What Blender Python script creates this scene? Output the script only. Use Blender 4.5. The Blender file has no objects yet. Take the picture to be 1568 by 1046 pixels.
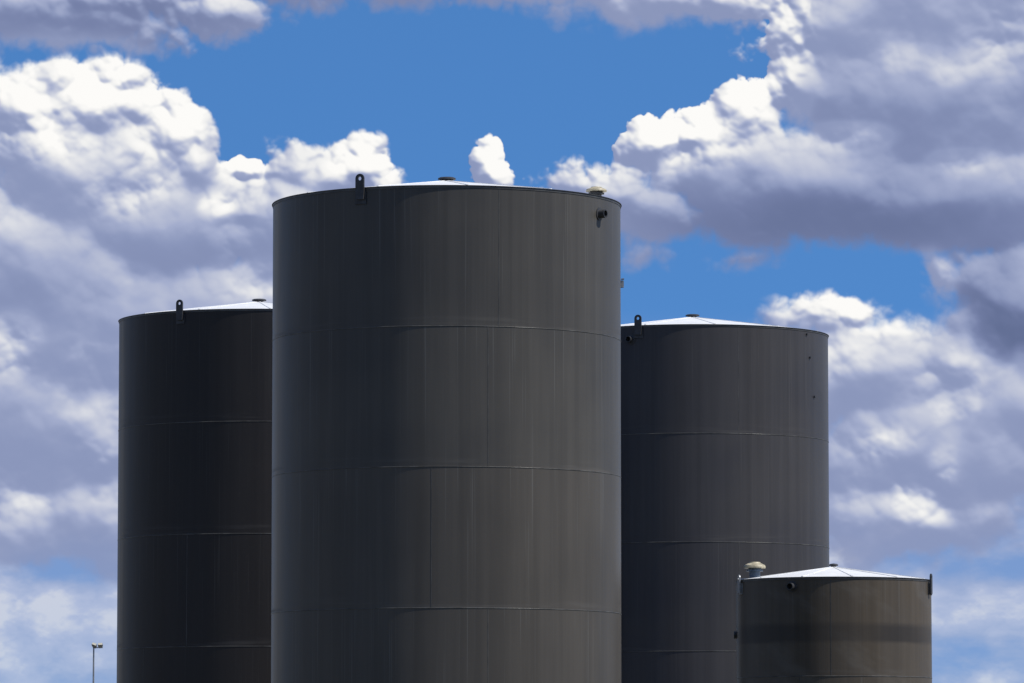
import bpy, bmesh, math, random
import numpy as np
from mathutils import Vector, Matrix
random.seed(4)
scene = bpy.context.scene
scene.view_settings.view_transform = 'Standard'
scene.view_settings.look = 'None'
scene.view_settings.exposure = 0

# ------------------------------------------------------------------ camera
F = 7700.0 / 1568.0 * 36.0
CAMZ = 1.64
TILT = math.atan(697.0 / 7700.0)
cam_d = bpy.data.cameras.new("camera")
cam = bpy.data.objects.new("camera", cam_d)
scene.collection.objects.link(cam)
cam.location = (0, 0, CAMZ)
cam.rotation_euler = (math.pi / 2 + TILT, 0, 0)
cam_d.sensor_width = 36
cam_d.lens = F
cam_d.clip_start = 0.5
cam_d.clip_end = 20000
scene.camera = cam

# ------------------------------------------------------------------ sun
SUN_AZ = math.radians(108)      # clockwise from +Y (view direction)
SUN_EL = math.radians(53)
sdir = Vector((math.sin(SUN_AZ) * math.cos(SUN_EL), math.cos(SUN_AZ) * math.cos(SUN_EL), math.sin(SUN_EL)))
sd = bpy.data.lights.new("sun", 'SUN')
sd.energy = 5.0
sd.angle = math.radians(0.5)
sd.color = (1.0, 0.955, 0.88)
sun = bpy.data.objects.new("sun", sd)
sun.rotation_euler = sdir.to_track_quat('Z', 'Y').to_euler()
sun.location = (30, -20, 60)
scene.collection.objects.link(sun)

# ------------------------------------------------------------------ node helper
class NT:
    def __init__(s, tree):
        s.t = tree
    def n(s, typ, **kw):
        nd = s.t.nodes.new(typ)
        for k, v in kw.items():
            setattr(nd, k, v)
        return nd
    def _set(s, sock, v):
        if v is None:
            return
        if isinstance(v, bpy.types.NodeSocket):
            s.t.links.new(v, sock)
        else:
            if isinstance(v, (tuple, list)) and sock.type == 'RGBA' and len(v) == 3:
                v = (*v, 1)
            sock.default_value = v
    def m(s, op, a, b=None, c=None, clamp=False):
        nd = s.n('ShaderNodeMath', operation=op)
        nd.use_clamp = clamp
        for i, v in enumerate((a, b, c)):
            s._set(nd.inputs[i], v)
        return nd.outputs[0]
    def v(s, op, a, b=None, c=None):
        nd = s.n('ShaderNodeVectorMath', operation=op)
        for i, v in enumerate((a, b, c)):
            s._set(nd.inputs[i], v)
        return nd.outputs['Value'] if op in ('LENGTH', 'DOT_PRODUCT') else nd.outputs['Vector']
    def comb(s, x=0.0, y=0.0, z=0.0):
        nd = s.n('ShaderNodeCombineXYZ')
        for i, v in enumerate((x, y, z)):
            s._set(nd.inputs[i], v)
        return nd.outputs[0]
    def sep(s, v):
        nd = s.n('ShaderNodeSeparateXYZ')
        s._set(nd.inputs[0], v)
        return nd.outputs
    def noise(s, vec, scale=1.0, detail=3.0, rough=0.5, dist=0.0, lac=2.0):
        nd = s.n('ShaderNodeTexNoise')
        nd.noise_dimensions = '3D'
        s._set(nd.inputs['Vector'], vec)
        nd.inputs['Scale'].default_value = scale
        nd.inputs['Detail'].default_value = detail
        nd.inputs['Roughness'].default_value = rough
        nd.inputs['Lacunarity'].default_value = lac
        nd.inputs['Distortion'].default_value = dist
        return nd.outputs
    def smooth(s, v, a, b, lo=0.0, hi=1.0):
        nd = s.n('ShaderNodeMapRange')
        nd.interpolation_type = 'SMOOTHSTEP'
        s._set(nd.inputs['Value'], v)
        for k, x in (('From Min', a), ('From Max', b), ('To Min', lo), ('To Max', hi)):
            s._set(nd.inputs[k], x)
        return nd.outputs[0]
    def mix(s, f, a, b, blend='MIX'):
        nd = s.n('ShaderNodeMix')
        nd.data_type = 'RGBA'
        nd.blend_type = blend
        s._set(nd.inputs[0], f)
        s._set(nd.inputs[6], a)
        s._set(nd.inputs[7], b)
        return nd.outputs[2]
    def ramp(s, f, stops, interp='LINEAR'):
        nd = s.n('ShaderNodeValToRGB')
        cr = nd.color_ramp
        cr.interpolation = interp
        while len(cr.elements) < len(stops):
            cr.elements.new(0.5)
        for e, (p, c) in zip(cr.elements, stops):
            e.position = p
            e.color = (*c, 1) if len(c) == 3 else c
        s._set(nd.inputs[0], f)
        return nd.outputs[0]

# ------------------------------------------------------------------ cumulus field (procedural, numpy)
# sky coordinates: 7700 units per radian; x = azimuth (784 = straight ahead), y = 1220 - elevation
X0, X1, Y0, Y1 = -420.0, 1990.0, -330.0, 1225.0
RES = 0.85
GW, GH = int((X1 - X0) * RES), int((Y1 - Y0) * RES)
f32 = np.float32
gx, gy = np.meshgrid(np.linspace(X0, X1, GW, dtype=f32), np.linspace(Y0, Y1, GH, dtype=f32))

def sstep(v, a, b):
    k = np.clip((v - a) / (b - a), 0, 1)
    return k * k * (3 - 2 * k)
def vnoise(x, y, wl, seed):
    rng = np.random.RandomState(seed)
    T = rng.rand(256, 256).astype(f32)
    u = x / wl + 1000.37; v = y / wl + 1000.71
    iu = np.floor(u).astype(np.int32); iv = np.floor(v).astype(np.int32)
    fu = u - iu; fv = v - iv
    fu = fu * fu * fu * (fu * (fu * 6 - 15) + 10); fv = fv * fv * fv * (fv * (fv * 6 - 15) + 10)
    a = T[iv & 255, iu & 255]; b = T[iv & 255, (iu + 1) & 255]
    c = T[(iv + 1) & 255, iu & 255]; d = T[(iv + 1) & 255, (iu + 1) & 255]
    return (a + (b - a) * fu) * (1 - fv) + (c + (d - c) * fu) * fv
def fbm(x, y, wl, oct, seed, gain=0.5):
    s = 0; a = 1.0; n = 0
    for i in range(oct):
        s = s + a * vnoise(x, y, wl / 2 ** i, seed + i * 17); n += a; a *= gain
    return s / n - 0.5
def puffs(x, y, wl, seed):
    """round bumps: max over jittered centres of (1 - d^2)"""
    rng = np.random.RandomState(seed)
    JX = rng.rand(128, 128).astype(f32); JY = rng.rand(128, 128).astype(f32); JR = (0.75 + 0.5 * rng.rand(128, 128)).astype(f32)
    u = x / wl + 1000.0; v = y / wl + 1000.0
    iu = np.floor(u).astype(np.int32); iv = np.floor(v).astype(np.int32)
    best = np.zeros_like(u)
    for dj in (-1, 0, 1):
        for di in (-1, 0, 1):
            ci = (iu + di); cj = (iv + dj)
            k = (cj & 127, ci & 127)
            dx = u - (ci + JX[k]); dy = v - (cj + JY[k])
            val = JR[k] - (dx * dx + dy * dy)
            np.maximum(best, val, out=best)
    return best
def box(a, r, axis):
    r = max(1, int(r)); n = 2 * r + 1
    pad = [(0, 0), (0, 0)]; pad[axis] = (r + 1, r)
    c = np.cumsum(np.pad(a, pad, mode='edge').astype(np.float64), axis=axis)
    if axis == 0: return ((c[n:] - c[:-n]) / n).astype(f32)
    return ((c[:, n:] - c[:, :-n]) / n).astype(f32)
def blur(a, s):
    r = s * RES
    for _ in range(3):
        a = box(box(a, r, 0), r, 1)
    return a

blobs = [
 # big cumulus, left
 (40,165,85,60),(80,125,48,38),(185,125,46,42),(150,175,110,60),(110,270,170,120),(250,225,62,60),
 (298,220,30,34),(300,270,45,50),(380,260,30,18),(250,350,190,90),(380,335,90,55),(190,500,340,160),(40,420,160,140),
 (460,258,50,40),(500,275,62,45),(562,262,42,46),(600,290,40,25),(450,360,120,90),(660,305,60,24),(750,272,32,36),(750,305,40,22),
 (60,650,280,120),(240,800,320,80),(-200,330,260,200),(-150,600,250,160),
 # big cumulus, right
 (1000,218,52,48),(1075,208,62,44),(1145,185,52,50),(1190,150,36,44),(1215,125,42,60),(1260,150,80,70),(1235,65,42,60),(1250,10,40,50),
 (1310,30,90,90),(1430,160,260,160),(1230,290,270,100),(915,288,48,22),(965,300,60,45),(1030,330,100,50),(1480,310,280,90),
 (1450,-60,240,200),(1700,100,200,260),
 # top band
 (120,14,240,66),(330,22,80,40),(560,-30,300,42),(1000,-4,150,42),(1120,4,46,32),(900,-54,200,64),(-150,-20,200,80),
 # small wisps
 (1130,396,60,10),(985,396,28,10),
 # lower right
 (1252,492,70,36),(1302,490,44,36),(1340,580,130,80),(1447,430,30,56),(1480,390,28,22),(1570,480,125,110),(1460,570,100,60),
 (1430,700,260,100),(1370,800,200,70),(1700,560,200,110),(1230,600,80,90),(1550,640,150,110),
]
bright = [
 (60,150,130,90,.36),(180,130,90,70,.36),(250,225,90,80,.40),(380,257,45,30,.42),(565,250,60,50,.44),(750,258,60,60,.5),
 (165,300,90,45,.28),(335,318,34,24,.34),(20,330,60,60,.06),(60,200,80,60,.24),(110,240,90,50,.12),
 (1000,210,90,70,.44),(1090,200,90,60,.44),(1175,150,70,60,.42),(1225,50,60,80,.38),(1300,210,80,30,.28),(1480,255,60,24,.26),(1460,110,50,36,.18),(1390,90,46,36,.16),
 (1540,60,80,70,.18),(1250,470,70,40,.24),(1310,480,45,40,.38),(1440,430,36,50,.26),(1350,690,60,36,.32),(1405,765,60,45,.40),(1445,720,36,34,.38),
 (20,530,40,50,.26),(150,690,60,26,.16),(30,760,50,30,.18),(1290,560,50,50,.22),(1000,-5,200,40,.10),(400,440,70,40,.14),(1320,760,60,60,.12),
 (150,10,330,90,-.14),(1300,340,400,90,-.20),(1560,480,130,110,-.26),(600,-10,260,60,-.10),(1400,180,240,110,-.09),(80,420,200,90,-.04),(330,400,140,80,-.04),
]
wx = fbm(gx, gy, 150, 5, 11) ; wy = fbm(gx, gy, 150, 5, 51)
px = gx + wx * 50; py = gy + wy * 40
Mf = np.full_like(gx, -1e3)
KS = 9.0
for (cx, cy, rx, ry) in blobs:
    r = min(rx, ry, 90)
    L = np.sqrt(((px - cx) / rx) ** 2 + ((py - cy) / ry) ** 2)
    s = (1 - L) * r
    hh = np.clip(KS - np.abs(Mf - s), 0, None) / KS
    Mf = np.maximum(Mf, s) + hh * hh * KS * 0.25
gen = fbm(gx, gy * 1.5, 420, 4, 400) * 420 - 12
o = np.maximum(np.maximum(sstep(gx, 1620, 1760), sstep(-gx, 60, 200)), sstep(-gy, 60, 180))
Mf = Mf * (1 - o) + gen * o
dpx = gx + wx * 14 + fbm(gx, gy, 30, 3, 91) * 14; dpy = gy + wy * 14 + fbm(gx, gy, 30, 3, 92) * 14
H = Mf.copy() - 20
Pf = np.zeros_like(gx)
for wl, a, sd_ in ((95, 26, 1), (48, 18, 2), (25, 11.0, 3), (13, 5.5, 4), (7, 2.6, 5)):
    Pf += a * (puffs(dpx, dpy, wl, sd_) - 0.35)
H = H + Pf + fbm(gx, gy, 70, 6, 300, 0.52) * 26 + fbm(gx, gy, 20, 3, 350, 0.6) * 7
Hp = np.clip(H, 0, None)
Hs = 75 * (1 - np.exp(-Hp / 75))
Z = np.sqrt(Hs * Hs + 34 * Hs)
Lv = np.array((0.25, 0.78, 0.57)); Lv /= np.linalg.norm(Lv)
def lam(z, k):
    dy, dx = np.gradient(z)
    dx *= RES * k; dy *= RES * k
    nz = 1.0 / np.sqrt(dx * dx + dy * dy + 1)
    return np.clip((-dx * Lv[0] + dy * Lv[1] + Lv[2]) * nz, 0, 1)
l1 = lam(blur(Z, 1.2), 0.70); l2 = lam(blur(Z, 4), 1.1); l3 = lam(blur(Z, 14), 1.8)
S = 0.36 * l1 + 0.36 * l2 + 0.28 * l3
Ss = 0.5 * blur(l3, 10) + 0.5 * blur(l2, 6)
ao = np.clip((Z - blur(Z, 7)) / 16, -1, 1)
tau = np.zeros_like(Z); acc = np.zeros(GW, dtype=f32); dec = math.exp(-1 / (RES * 120))
for j in range(GH):
    acc = acc * dec + Z[j] / RES
    tau[j] = acc
tau = blur(tau, 7)
T = np.exp(-tau / 3600.0)
Wm = np.zeros_like(gx)
for (cx, cy, rx, ry, a) in bright:
    L = np.sqrt(((px - cx) / rx) ** 2 + ((py - cy) / ry) ** 2)
    Wm += a * (1 - sstep(L, 0.2, 1.25))
Wedge = np.clip(Wm, 0, None)
# scattered sunlit turrets inside the shaded mass
Wm += 0.15 * sstep(fbm(gx, gy * 1.5, 100, 4, 930), 0.03, 0.24) * sstep(gy, 380, 500)
Wp = np.clip(Wm, 0, None)
con = np.clip(0.24 + 1.7 * Wp + 0.9 * T, 0, 1)
Sx = Ss + (S - Ss) * con
lit = 0.02 + 0.50 * Sx + T * (0.48 * Sx + 0.02) + Wp * (1.15 * Sx + 0.12) + 0.09 * ao * con + fbm(gx, gy * 1.3, 130, 5, 600) * 0.24
lit = np.where(lit < 0.34, 0.34 - (1 - np.exp((lit - 0.34) / 0.10)) * 0.10, lit) + np.clip(Wm, None, 0)
def ramp(v, stops):
    ps = [s[0] for s in stops]
    return np.stack([np.interp(v, ps, [s[1][k] for s in stops]) for k in range(3)], -1).astype(f32)
col = ramp(lit, [(0.0, (0.12, 0.155, 0.29)), (0.12, (0.18, 0.22, 0.39)), (0.25, (0.26, 0.31, 0.50)), (0.42, (0.37, 0.42, 0.61)), (0.62, (0.58, 0.61, 0.72)), (0.82, (0.86, 0.86, 0.86)), (1.0, (0.98, 0.968, 0.945))])
sharp = np.clip(sstep(blur(T, 3), 0.35, 0.8) * 0.6 + Wedge * 1.8, 0, 1)
width = 26 * (1 - sharp) + 2.4 * sharp
al = sstep(H / width, -0.25, 1.0)
ln = fbm(gx + wx * 60, gy * 2.6, 300, 7, 700, 0.56)
lp_ = fbm(gx + wx * 40, gy * 1.7, 110, 6, 800, 0.55)
vl = sstep(gy, 470, 640)
veil = vl * (0.62 + 0.38 * sstep(ln + 0.4 * lp_, -0.20, 0.06))
vv = np.clip(0.45 + ln * 1.3 + lp_ * 1.7, 0, 1)
hzf = sstep(gy, 700, 1150)[..., None]
vcol = ramp(vv, [(0, (0.26, 0.35, 0.60)), (0.5, (0.34, 0.41, 0.63)), (0.8, (0.45, 0.50, 0.69)), (1, (0.62, 0.64, 0.74))])
vcol = vcol * (1 - hzf) + (vcol * 0.75 + np.array((0.06, 0.12, 0.19), dtype=f32)) * hzf
al = al * (1 - 0.45 * sstep(gy, 760, 1000))
oa = al + veil * (1 - al)
oc_ = (col * al[..., None] + vcol * (veil * (1 - al))[..., None]) / np.clip(oa, 1e-4, None)[..., None]
img_a = np.empty((GH, GW, 4), dtype=f32)
img_a[..., :3] = oc_; img_a[..., 3] = oa
img_a = img_a[::-1]
def mkimg(name, arr):
    im = bpy.data.images.new(name, GW, GH, alpha=False, float_buffer=True)
    im.colorspace_settings.name = 'Non-Color'
    im.pixels.foreach_set(np.ascontiguousarray(arr, dtype=f32).ravel())
    im.update(); im.pack()
    return im
rgb = img_a.copy(); rgb[..., 3] = 1
aa = np.ones_like(img_a); aa[..., :3] = img_a[..., 3:4]
im_c = mkimg("cloud_radiance_field", rgb)
im_a = mkimg("cloud_cover_field", aa)

world = bpy.data.worlds.new("World")
scene.world = world
world.use_nodes = True
world.node_tree.nodes.clear()
t = NT(world.node_tree)
out = t.n('ShaderNodeOutputWorld')
bg = t.n('ShaderNodeBackground')
STR = 0.1
bg.inputs['Strength'].default_value = STR
t.t.links.new(bg.outputs[0], out.inputs[0])
tc = t.n('ShaderNodeTexCoord').outputs['Generated']
dirn = t.v('NORMALIZE', tc)
sky = t.n('ShaderNodeTexSky')
sky.sky_type = 'NISHITA'
sky.sun_disc = False
sky.sun_elevation = SUN_EL
sky.sun_rotation = SUN_AZ
sky.altitude = 300
sky.air_density = 1.0
sky.dust_density = 0.2
sky.ozone_density = 2.0
t._set(sky.inputs['Vector'], t.v('NORMALIZE', t.v('ADD', dirn, (0, 0, 0.28))))
skyc = t.mix(1.0, sky.outputs[0], (0.60, 1.08, 1.50), 'MULTIPLY')
x, y, z = t.sep(dirn)
X = t.m('MULTIPLY_ADD', t.m('ARCTAN2', x, y), 7700.0, 784.0)
Y = t.m('MULTIPLY_ADD', t.m('ARCSINE', z), -7700.0, 1220.0)
U = t.m('MULTIPLY_ADD', X, 1 / (X1 - X0), -X0 / (X1 - X0))
V = t.m('MULTIPLY_ADD', Y, -1 / (Y1 - Y0), Y1 / (Y1 - Y0))
uv = t.comb(U, V, 0)
def tex(im):
    n = t.n('ShaderNodeTexImage'); n.image = im; n.extension = 'EXTEND'; n.interpolation = 'Linear'
    t._set(n.inputs['Vector'], uv)
    return n.outputs[0]
cc = tex(im_c); ca = tex(im_a)
eu = t.m('MINIMUM', U, t.m('SUBTRACT', 1.0, U))
ev = t.m('SUBTRACT', 1.0, V)
inside = t.smooth(t.m('MINIMUM', eu, ev), 0.0, 0.04)
gn = t.noise(t.v('MULTIPLY', dirn, (1, 1, 1.8)), 9.0, 4, 0.6)[0]
gn = t.m('ADD', gn, t.smooth(z, 0.30, 0.0, 0.0, 0.12))     # clouds pile up towards the horizon
ga = t.smooth(gn, 0.52, 0.62)
gc = t.ramp(t.smooth(gn, 0.52, 0.80), [(0.0, (0.58, 0.55, 0.51)), (1.0, (0.19, 0.19, 0.20))])
ccol = t.mix(inside, gc, cc)
calp = t.mix(inside, ga, ca)
sc = t.v('SCALE', ccol, None); sc.node.inputs['Scale'].default_value = 1.0 / STR
c2 = t.mix(calp, skyc, sc)
t._set(bg.inputs['Color'], c2)
try:
    world.cycles.sampling_method = 'MANUAL'
    world.cycles.sample_map_resolution = 1024
except Exception as e:
    print(e)

# ------------------------------------------------------------------ materials
def newmat(name):
    m = bpy.data.materials.new(name)
    m.use_nodes = True
    m.node_tree.nodes.clear()
    tt = NT(m.node_tree)
    o = tt.n('ShaderNodeOutputMaterial')
    p = tt.n('ShaderNodeBsdfPrincipled')
    tt.t.links.new(p.outputs[0], o.inputs[0])
    return m, tt, p

def shell_mat(name, base, warm, course, seed, rough=0.38, lower=None, darkband=None, stk=0.35):
    m, t, p = newmat(name)
    oc = t.n('ShaderNodeTexCoord').outputs['Object']
    x, y, z = t.sep(oc)
    ang = t.m('ARCTAN2', x, t.m('MULTIPLY', y, -1.0))     # 0 = toward camera side
    cyl = t.comb(t.m('MULTIPLY', ang, 3.0), seed, z)
    ci = t.m('FLOOR', t.m('DIVIDE', z, course))
    plate = t.m('FLOOR', t.m('MULTIPLY_ADD', ang, 0.64, t.m('MULTIPLY', ci, 0.37)))
    wn = t.n('ShaderNodeTexWhiteNoise'); wn.noise_dimensions = '3D'
    t._set(wn.inputs['Vector'], t.comb(ci, plate, seed))
    ptone = t.m('MULTIPLY_ADD', wn.outputs['Value'], 0.10, 0.95)
    big = t.noise(cyl, 0.4, 3, 0.5)[0]
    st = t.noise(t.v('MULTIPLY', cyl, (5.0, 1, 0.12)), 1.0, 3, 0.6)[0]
    st2 = t.noise(t.v('MULTIPLY', cyl, (30.0, 1, 0.22)), 1.0, 3, 0.6)[0]
    zf = t.m('FRACT', t.m('DIVIDE', z, course))
    fade = t.smooth(zf, 0.0, 1.0, 0.35, 1.0)
    streak = t.m('MULTIPLY', t.smooth(st2, 0.60, 0.72), fade)
    v = t.m('MULTIPLY', ptone, t.smooth(big, 0.3, 0.7, 0.92, 1.08))
    v = t.m('MULTIPLY', v, t.smooth(st, 0.3, 0.7, 0.90, 1.10))  # light and dark bands in the colour imitate reflections off warped plates
    col = t.mix(t.smooth(big, 0.38, 0.62), base, warm)
    if lower:
        col = t.mix(t.smooth(z, lower[0], lower[0] + 0.05, 0.8, 0.0), col, lower[1])
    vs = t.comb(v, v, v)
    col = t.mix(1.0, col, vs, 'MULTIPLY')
    col = t.mix(t.m('MULTIPLY', streak, stk), col, (0.17, 0.17, 0.165))
    sm = t.noise(t.v('MULTIPLY', cyl, (0.5, 1, 9.0)), 1.0, 4, 0.6)[0]
    band = t.m('MULTIPLY', t.smooth(zf, 0.11, 0.0), t.smooth(sm, 0.48, 0.72))
    col = t.mix(t.m('MULTIPLY', band, 0.35), col, (0.12, 0.115, 0.11))
    if darkband:
        zz = t.m('ADD', z, t.m('MULTIPLY', t.m('SUBTRACT', sm, 0.5), 0.12))
        k = t.m('MULTIPLY', t.smooth(zz, darkband[0], darkband[0] + 0.10), t.smooth(zz, darkband[1], darkband[1] - 0.16))
        sw = t.noise(t.v('MULTIPLY', t.v('ADD', cyl, t.comb(0, 0, t.m('MULTIPLY', ang, 0.8))), (0.6, 1, 2.0)), 1.0, 4, 0.55)[0]
        col = t.mix(t.smooth(sw, 0.50, 0.75, 0.0, 0.4), col, (0.13, 0.12, 0.105))
        col = t.mix(t.m('MULTIPLY', k, t.smooth(big, 0.3, 0.7, 0.35, 0.65)), col, (0.018, 0.018, 0.020))
    du = t.noise(oc, 14.0, 4, 0.7)[0]
    col = t.mix(t.smooth(du, 0.55, 0.8, 0.0, 0.06), col, (0.14, 0.13, 0.12))
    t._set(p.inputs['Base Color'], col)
    r = t.m('ADD', t.m('MULTIPLY_ADD', st, 0.14, rough - 0.07), t.m('MULTIPLY', band, 0.2))
    t._set(p.inputs['Roughness'], r)
    p.inputs['Specular IOR Level'].default_value = 0.25
    bn = t.noise(t.v('MULTIPLY', cyl, (0.9, 1, 0.25)), 1.0, 2, 0.5)[0]
    bp = t.n('ShaderNodeBump')
    bp.inputs['Strength'].default_value = 0.6
    bp.inputs['Distance'].default_value = 0.025
    t._set(bp.inputs['Height'], bn)
    t.t.links.new(bp.outputs[0], p.inputs['Normal'])
    return m

def simple(name, col, rough=0.5, var=0.25, scale=6.0, metallic=0.0, col2=None, spec=0.5):
    m, t, p = newmat(name)
    oc = t.n('ShaderNodeTexCoord').outputs['Object']
    n = t.noise(oc, scale, 5, 0.6)[0]
    c2 = col2 or tuple(c * (1 - var) for c in col)
    c1 = tuple(min(1, c * (1 + var * 0.5)) for c in col)
    t._set(p.inputs['Base Color'], t.mix(t.smooth(n, 0.35, 0.65), c1, c2))
    t._set(p.inputs['Roughness'], t.m('MULTIPLY_ADD', n, 0.2, rough - 0.1))
    p.inputs['Metallic'].default_value = metallic
    p.inputs['Specular IOR Level'].default_value = spec
    return m

M_roof = simple("white_roof_paint", (0.74, 0.74, 0.73), 0.45, 0.10, 2.0)
M_rim = simple("roof_rim_steel", (0.06, 0.06, 0.058), 0.45, 0.3, 5.0)
M_weld = simple("weld_bead", (0.085, 0.085, 0.083), 0.35, 0.5, 3.0)
M_vweld = simple("vertical_weld", (0.068, 0.067, 0.065), 0.4, 0.4, 3.0)
M_dark = simple("dark_steel", (0.035, 0.036, 0.04), 0.5, 0.3, 9.0)
M_bore_shade = simple("nozzle_bore", (0.006, 0.006, 0.006), 0.8, 0.2)
M_tan = simple("tan_vent_cap", (0.42, 0.37, 0.25), 0.5, 0.3, 12.0)
M_blue = simple("blue_grey_paint", (0.06, 0.09, 0.13), 0.4, 0.2, 9.0)
M_conc = simple("concrete", (0.30, 0.29, 0.27), 0.9, 0.3, 3.0)
M_galv = simple("galvanised_steel", (0.32, 0.33, 0.34), 0.4, 0.2, 10.0, metallic=0.6)
M_lens = simple("lamp_lens", (0.55, 0.52, 0.42), 0.2, 0.1, 4.0)

# ------------------------------------------------------------------ mesh helpers
def obj_from_bm(bm, name, parent, mats, smooth=True, auto=None):
    me = bpy.data.meshes.new(name)
    bmesh.ops.recalc_face_normals(bm, faces=bm.faces)
    bm.to_mesh(me); bm.free()
    for m in (mats if isinstance(mats, list) else [mats]):
        me.materials.append(m)
    if smooth:
        for p in me.polygons: p.use_smooth = True
        if auto:
            me.set_sharp_from_angle(angle=math.radians(auto))
    o = bpy.data.objects.new(name, me)
    scene.collection.objects.link(o)
    if parent: o.parent = parent
    return o

def lathe(bm, prof, seg=48, M=None, close_top=False, close_bot=False, mi=0):
    rows = []
    for (r, z) in prof:
        row = []
        for i in range(seg):
            a = 2 * math.pi * i / seg
            co = Vector((r * math.cos(a), r * math.sin(a), z))
            row.append(bm.verts.new(M @ co if M else co))
        rows.append(row)
    for a, b in zip(rows[:-1], rows[1:]):
        for i in range(seg):
            f = bm.faces.new((a[i], a[(i + 1) % seg], b[(i + 1) % seg], b[i])); f.material_index = mi
    if close_bot: bm.faces.new(rows[0][::-1]).material_index = mi
    if close_top: bm.faces.new(rows[-1]).material_index = mi

def boxm(bm, M, sx, sy, sz, mi=0, bev=0.0):
    r = bmesh.ops.create_cube(bm, size=1.0, matrix=M @ Matrix.Diagonal((sx, sy, sz, 1)))
    fs = {f for v in r['verts'] for f in v.link_faces}
    for f in fs: f.material_index = mi
    if bev:
        es = list({e for v in r['verts'] for e in v.link_edges})
        bmesh.ops.bevel(bm, geom=es, offset=bev, segments=2, affect='EDGES')

def radial(ang, r, z):
    """frame at wall: local +X = tangential, +Y = outward, +Z = up. ang 0 faces -Y, positive to +X"""
    out = Vector((math.sin(ang), -math.cos(ang), 0))
    tan = Vector((math.cos(ang), math.sin(ang), 0))
    M = Matrix(((tan.x, out.x, 0, out.x * r), (tan.y, out.y, 0, out.y * r), (0, 0, 1, z), (0, 0, 0, 1)))
    return M

def lug(parent, ang, R, H, w=0.17, up=0.25, down=0.20, mat=None):
    """lifting lug: rounded plate with an eye, welded on a pad"""
    M = radial(ang, R, H)
    bm = bmesh.new()
    hr = w * 0.20
    cz = up - w / 2
    n = 32
    th = 0.028
    y0, y1 = 0.034, 0.034 + th
    def outline(i):
        a = 2 * math.pi * i / n
        c, s = math.cos(a), math.sin(a)
        if s >= 0:
            return (w / 2 * c, cz + w / 2 * s)
        k = min((w / 2) / max(abs(c), 1e-6), (cz + down) / abs(s))
        return (c * k, cz + s * k)
    ring = []
    for yy in (y0, y1):
        o = [bm.verts.new(M @ Vector((outline(i)[0], yy, outline(i)[1]))) for i in range(n)]
        h = [bm.verts.new(M @ Vector((hr * math.cos(2 * math.pi * i / n), yy, cz + hr * math.sin(2 * math.pi * i / n)))) for i in range(n)]
        ring.append((o, h))
    for i in range(n):
        j = (i + 1) % n
        bm.faces.new((ring[0][0][i], ring[0][0][j], ring[0][1][j], ring[0][1][i]))
        bm.faces.new((ring[1][0][i], ring[1][1][i], ring[1][1][j], ring[1][0][j]))
        bm.faces.new((ring[0][0][i], ring[1][0][i], ring[1][0][j], ring[0][0][j]))
        bm.faces.new((ring[0][1][i], ring[0][1][j], ring[1][1][j], ring[1][1][i]))
    boxm(bm, M @ Matrix.Translation((0, 0.008, -0.17)), w * 1.3, 0.024, 0.22, bev=0.004)
    return obj_from_bm(bm, "lifting_lug", parent, mat or M_dark, True, 30)

def nozzle(parent, ang, R, z, r=0.085, L=0.16, name="nozzle", flange=False, mat=None):
    M = radial(ang, R, z) @ Matrix.Rotation(-math.pi / 2, 4, 'X')   # local z -> outward
    bm = bmesh.new()
    lathe(bm, [(r, -0.05), (r, L), (r * 0.8, L), (r * 0.8, 0.02)], 32, M)
    if flange:
        lathe(bm, [(r, L - 0.03), (r * 1.5, L - 0.03), (r * 1.5, L), (r * 0.99, L + 0.001)], 32, M)
    lathe(bm, [(r * 1.55, -0.02), (r * 1.55, 0.012), (r, 0.016)], 32, M)
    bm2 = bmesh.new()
    lathe(bm2, [(r * 0.79, 0.03), (0.001, 0.03)], 32, M)  # near-black disc stands in for the shade inside the pipe
    obj_from_bm(bm2, name + "_bore", parent, M_bore_shade, False)
    return obj_from_bm(bm, name, parent, mat or M_dark, True, 35)

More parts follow.
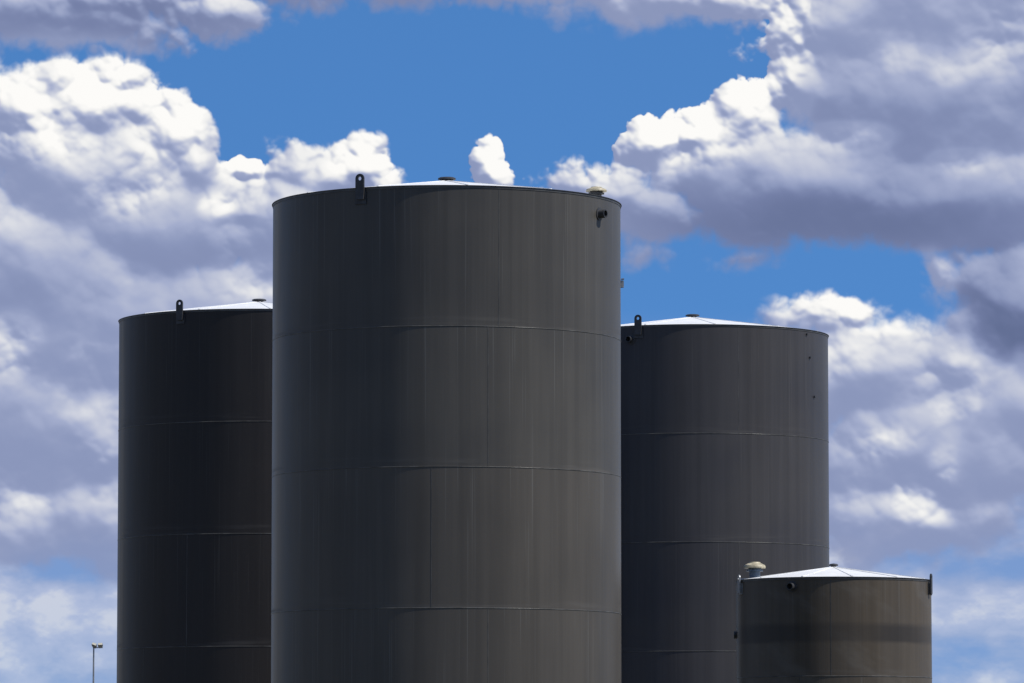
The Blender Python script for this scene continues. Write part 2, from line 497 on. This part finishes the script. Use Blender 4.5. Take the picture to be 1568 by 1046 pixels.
def tank(name, loc, R, H, rings, mat, seams, rise, lid=0.16):
    e = bpy.data.objects.new(name, None)
    e.empty_display_size = 1
    scene.collection.objects.link(e)
    e.location = loc
    seg = 288
    bm = bmesh.new()
    zs = sorted(set([0.0, H] + [round(H * i / 40, 4) for i in range(41)]))
    lathe(bm, [(R, z) for z in zs], seg)
    obj_from_bm(bm, "shell", e, mat, True)
    bm = bmesh.new()
    for z in rings:
        lathe(bm, [(R - 0.004, z - 0.010), (R + 0.006, z - 0.005), (R + 0.007, z + 0.002), (R - 0.004, z + 0.010)], seg)
    obj_from_bm(bm, "girth_welds", e, M_weld, True, 40)
    bm = bmesh.new()
    for (ang, z0, z1) in seams:
        M = radial(ang, R, (z0 + z1) / 2)
        boxm(bm, M, 0.010, 0.006, (z1 - z0) - 0.03, 0)
    obj_from_bm(bm, "vertical_welds", e, M_vweld, True, 40)
    bm = bmesh.new()
    lathe(bm, [(R + 0.001, H - 0.035), (R + 0.008, H - 0.033), (R + 0.008, H + 0.004), (R + 0.022, H + 0.006), (R + 0.022, H + 0.014), (R - 0.02, H + 0.018)], seg)
    obj_from_bm(bm, "rim", e, M_rim, True, 30)
    bm = bmesh.new()
    lathe(bm, [(R - 0.005, H + 0.016)] + [((R - 0.02) * (1 - k / 12.0), H + 0.022 + rise * k / 12.0) for k in range(1, 12)] + [(0.02, H + 0.022 + rise)], seg)
    for k in range(12):
        a = 2 * math.pi * k / 12 + 0.13
        L = math.hypot(R, rise)
        M = radial(a, R * 0.5, H + 0.026 + rise * 0.5) @ Matrix.Rotation(-math.atan2(rise, R), 4, 'X')
        boxm(bm, M, 0.04, L * 0.96, 0.010)
    obj_from_bm(bm, "cone_roof", e, M_roof, True, 30)
    bm = bmesh.new()
    zt = H + rise
    lathe(bm, [(lid * 0.55, zt - 0.02), (lid * 0.55, zt + 0.035), (lid, zt + 0.04), (lid, zt + 0.065), (lid * 0.8, zt + 0.08), (0.01, zt + 0.09)], 40, close_top=True)
    obj_from_bm(bm, "apex_vent", e, M_dark, True, 30)
    bm = bmesh.new()
    lathe(bm, [(R + 0.35, -0.02), (R + 0.35, 0.16), (R + 0.32, 0.19), (R - 0.05, 0.19)], 96)
    obj_from_bm(bm, "foundation", e, M_conc, True, 30)
    return e

def relief_vent(parent, ang, rr, H, r=0.17, zb=0.0, neck=None, h=0.3):
    """mushroom pressure vent standing on the roof"""
    M = radial(ang, rr, H + zb)
    bm = bmesh.new()
    lathe(bm, [(r * 0.5, -0.1), (r * 0.5, h * 0.45), (r * 0.75, h * 0.45), (r * 0.75, h * 0.55), (r * 0.6, h * 0.56), (r * 0.6, h * 0.68)], 32, M)
    obj_from_bm(bm, "relief_vent_neck", parent, neck or M_dark, True, 30)
    bm = bmesh.new()
    lathe(bm, [(r * 0.55, h * 0.68), (r * 0.97, h * 0.64), (r * 1.0, h * 0.72), (r * 0.93, h * 0.82), (r * 0.6, h * 0.93), (r * 0.55, h * 0.93), (r * 0.5, h * 1.0), (0.01, h * 1.02)], 40, M, close_top=True)
    obj_from_bm(bm, "relief_vent_cap", parent, M_tan, True, 30)

def loc_of(px, dist, zref=10.0):
    depth = dist * math.cos(TILT) + (zref - CAMZ) * math.sin(TILT)
    return ((px - 784) / 7700.0 * depth, dist, 0)

C = 2.44
H5 = 5 * C
rings = [C * i for i in range(1, 5)]

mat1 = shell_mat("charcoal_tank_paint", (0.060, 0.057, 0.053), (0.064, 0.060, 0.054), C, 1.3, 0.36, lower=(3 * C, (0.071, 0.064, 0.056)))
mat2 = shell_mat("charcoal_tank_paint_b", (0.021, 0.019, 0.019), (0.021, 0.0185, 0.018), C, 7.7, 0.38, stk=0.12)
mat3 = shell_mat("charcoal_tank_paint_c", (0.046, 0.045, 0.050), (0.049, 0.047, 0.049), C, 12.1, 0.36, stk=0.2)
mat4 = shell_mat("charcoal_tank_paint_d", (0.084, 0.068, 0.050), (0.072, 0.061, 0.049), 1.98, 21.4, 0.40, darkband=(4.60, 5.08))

def sa(px, cx, hw):
    return math.asin(max(-1, min(1, (px - cx) / hw)))

R1 = 3.12
t1 = tank("storage_tank", loc_of(684, 89.8), R1, H5, rings, mat1,
          [(sa(765, 684, 268), 4 * C, H5), (sa(749, 684, 268), 3 * C, 4 * C),
           (sa(665, 684, 268), 2 * C, 3 * C), (sa(749, 684, 268), C, 2 * C), (sa(580, 684, 268), 0, C)], 0.45)
lug(t1, sa(559, 684, 268), R1, H5)
lug(t1, sa(559, 684, 268) + math.pi, R1, H5)
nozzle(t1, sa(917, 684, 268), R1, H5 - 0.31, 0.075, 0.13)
relief_vent(t1, math.radians(80), 2.72, H5, 0.19, 0.06, h=0.24)
bm = bmesh.new()
M = radial(math.radians(93), R1, H5 - 1.38)
boxm(bm, M @ Matrix.Translation((0, 0.03, 0)), 0.06, 0.07, 0.13, bev=0.006)
boxm(bm, M @ Matrix.Translation((0, 0.045, 0.09)), 0.10, 0.05, 0.02, bev=0.004)
obj_from_bm(bm, "ladder_bracket", t1, M_galv, False)

t2 = tank("storage_tank", loc_of(396, 112.0), R1, H5, rings, mat2,
          [(sa(300, 396, 214), 2 * C, 3 * C), (sa(232, 396, 214), C, 2 * C)], 0.45)
lug(t2, sa(288, 396, 214), R1, H5)
lug(t2, sa(288, 396, 214) + math.pi, R1, H5)

t3 = tank("storage_tank", loc_of(1061, 115.6), R1, H5, rings, mat3,
          [(sa(1122, 1061, 207), 4 * C, H5), (sa(1122, 1061, 207), 2 * C, 3 * C)], 0.45)
lug(t3, sa(974, 1061, 207), R1, H5)
lug(t3, sa(974, 1061, 207) + math.pi, R1, H5)
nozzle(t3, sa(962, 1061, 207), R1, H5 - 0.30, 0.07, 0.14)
bm = bmesh.new()
for px_, dz in ((1228, -0.10), (1233, -0.62), (1240, -1.5)):
    boxm(bm, radial(sa(px_, 1061, 207), R1, H5 + dz) @ Matrix.Translation((0, 0.02, 0)), 0.035, 0.03, 0.05, bev=0.006)
obj_from_bm(bm, "cleats", t3, M_dark, False)

R4 = 1.935
H4 = 5.90
t4 = tank("storage_tank", loc_of(1276.5, 100.0, 5.9), R4, H4, [1.98, 3.98], mat4,
          [(sa(1262, 1276, 149), 3.98, H4), (sa(1215, 1276, 149), 1.98, 3.98)], 0.27, lid=0.09)
lug(t4, math.radians(-74), R4, H4, w=0.13, up=0.11, down=0.25, mat=M_galv)
lug(t4, math.radians(72), R4, H4, w=0.13, up=0.13, down=0.30)
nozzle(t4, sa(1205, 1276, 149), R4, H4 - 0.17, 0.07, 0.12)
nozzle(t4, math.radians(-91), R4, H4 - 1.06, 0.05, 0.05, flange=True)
relief_vent(t4, math.radians(-78), 1.62, H4, 0.22, 0.03, neck=M_blue, h=0.34)

# ------------------------------------------------------------------ lamp on a pole
lp = bpy.data.objects.new("floodlight_pole", None)
scene.collection.objects.link(lp)
ld = 150.0
lx, _, _ = loc_of(143.5, ld, 6)
lp.location = (lx, ld, 0)
LH = CAMZ + (1220 - 993) / 7700.0 * ld
bm = bmesh.new()
lathe(bm, [(0.045, 0), (0.036, LH * 0.5), (0.022, LH)], 16, close_top=True)
lathe(bm, [(0.16, 0), (0.16, 0.03), (0.05, 0.035)], 16)
boxm(bm, Matrix.Translation((0.12, 0, LH)), 0.30, 0.03, 0.03)
obj_from_bm(bm, "pole", lp, M_galv, True, 30)
for k, xx in enumerate((0.02, 0.20)):
    bm = bmesh.new()
    M = Matrix.Translation((xx, -0.04, LH + 0.07)) @ Matrix.Rotation(math.radians(-35), 4, 'X') @ Matrix.Rotation(math.radians(25 - 30 * k), 4, 'Y')
    boxm(bm, M, 0.15, 0.12, 0.09, bev=0.02)
    boxm(bm, M @ Matrix.Translation((0, 0.09, 0)), 0.10, 0.06, 0.06, bev=0.01)
    obj_from_bm(bm, "lamp_head", lp, M_galv, False)
    bm = bmesh.new()
    boxm(bm, M @ Matrix.Translation((0, -0.063, 0)), 0.12, 0.008, 0.07)
    obj_from_bm(bm, "lamp_lens", lp, M_lens, False)

# ------------------------------------------------------------------ ground
m, t, p = newmat("gravel_and_dry_grass")
oc = t.n('ShaderNodeTexCoord').outputs['Object']
n1 = t.noise(oc, 0.02, 6, 0.6)[0]
n2 = t.noise(oc, 6.0, 5, 0.7)[0]
c = t.mix(t.smooth(n1, 0.4, 0.6), (0.11, 0.095, 0.07), (0.06, 0.065, 0.032))
v = t.smooth(n2, 0.2, 0.8, 0.7, 1.3)
c = t.mix(1.0, c, t.comb(v, v, v), 'MULTIPLY')
t._set(p.inputs['Base Color'], c)
p.inputs['Roughness'].default_value = 0.95
bm = bmesh.new()
g = 6000
N = 24
vs = [[bm.verts.new((-g + 2 * g * i / N, -g + 2 * g * j / N, 0)) for j in range(N + 1)] for i in range(N + 1)]
for i in range(N):
    for j in range(N):
        bm.faces.new((vs[i][j], vs[i + 1][j], vs[i + 1][j + 1], vs[i][j + 1]))
obj_from_bm(bm, "ground", None, m, False)
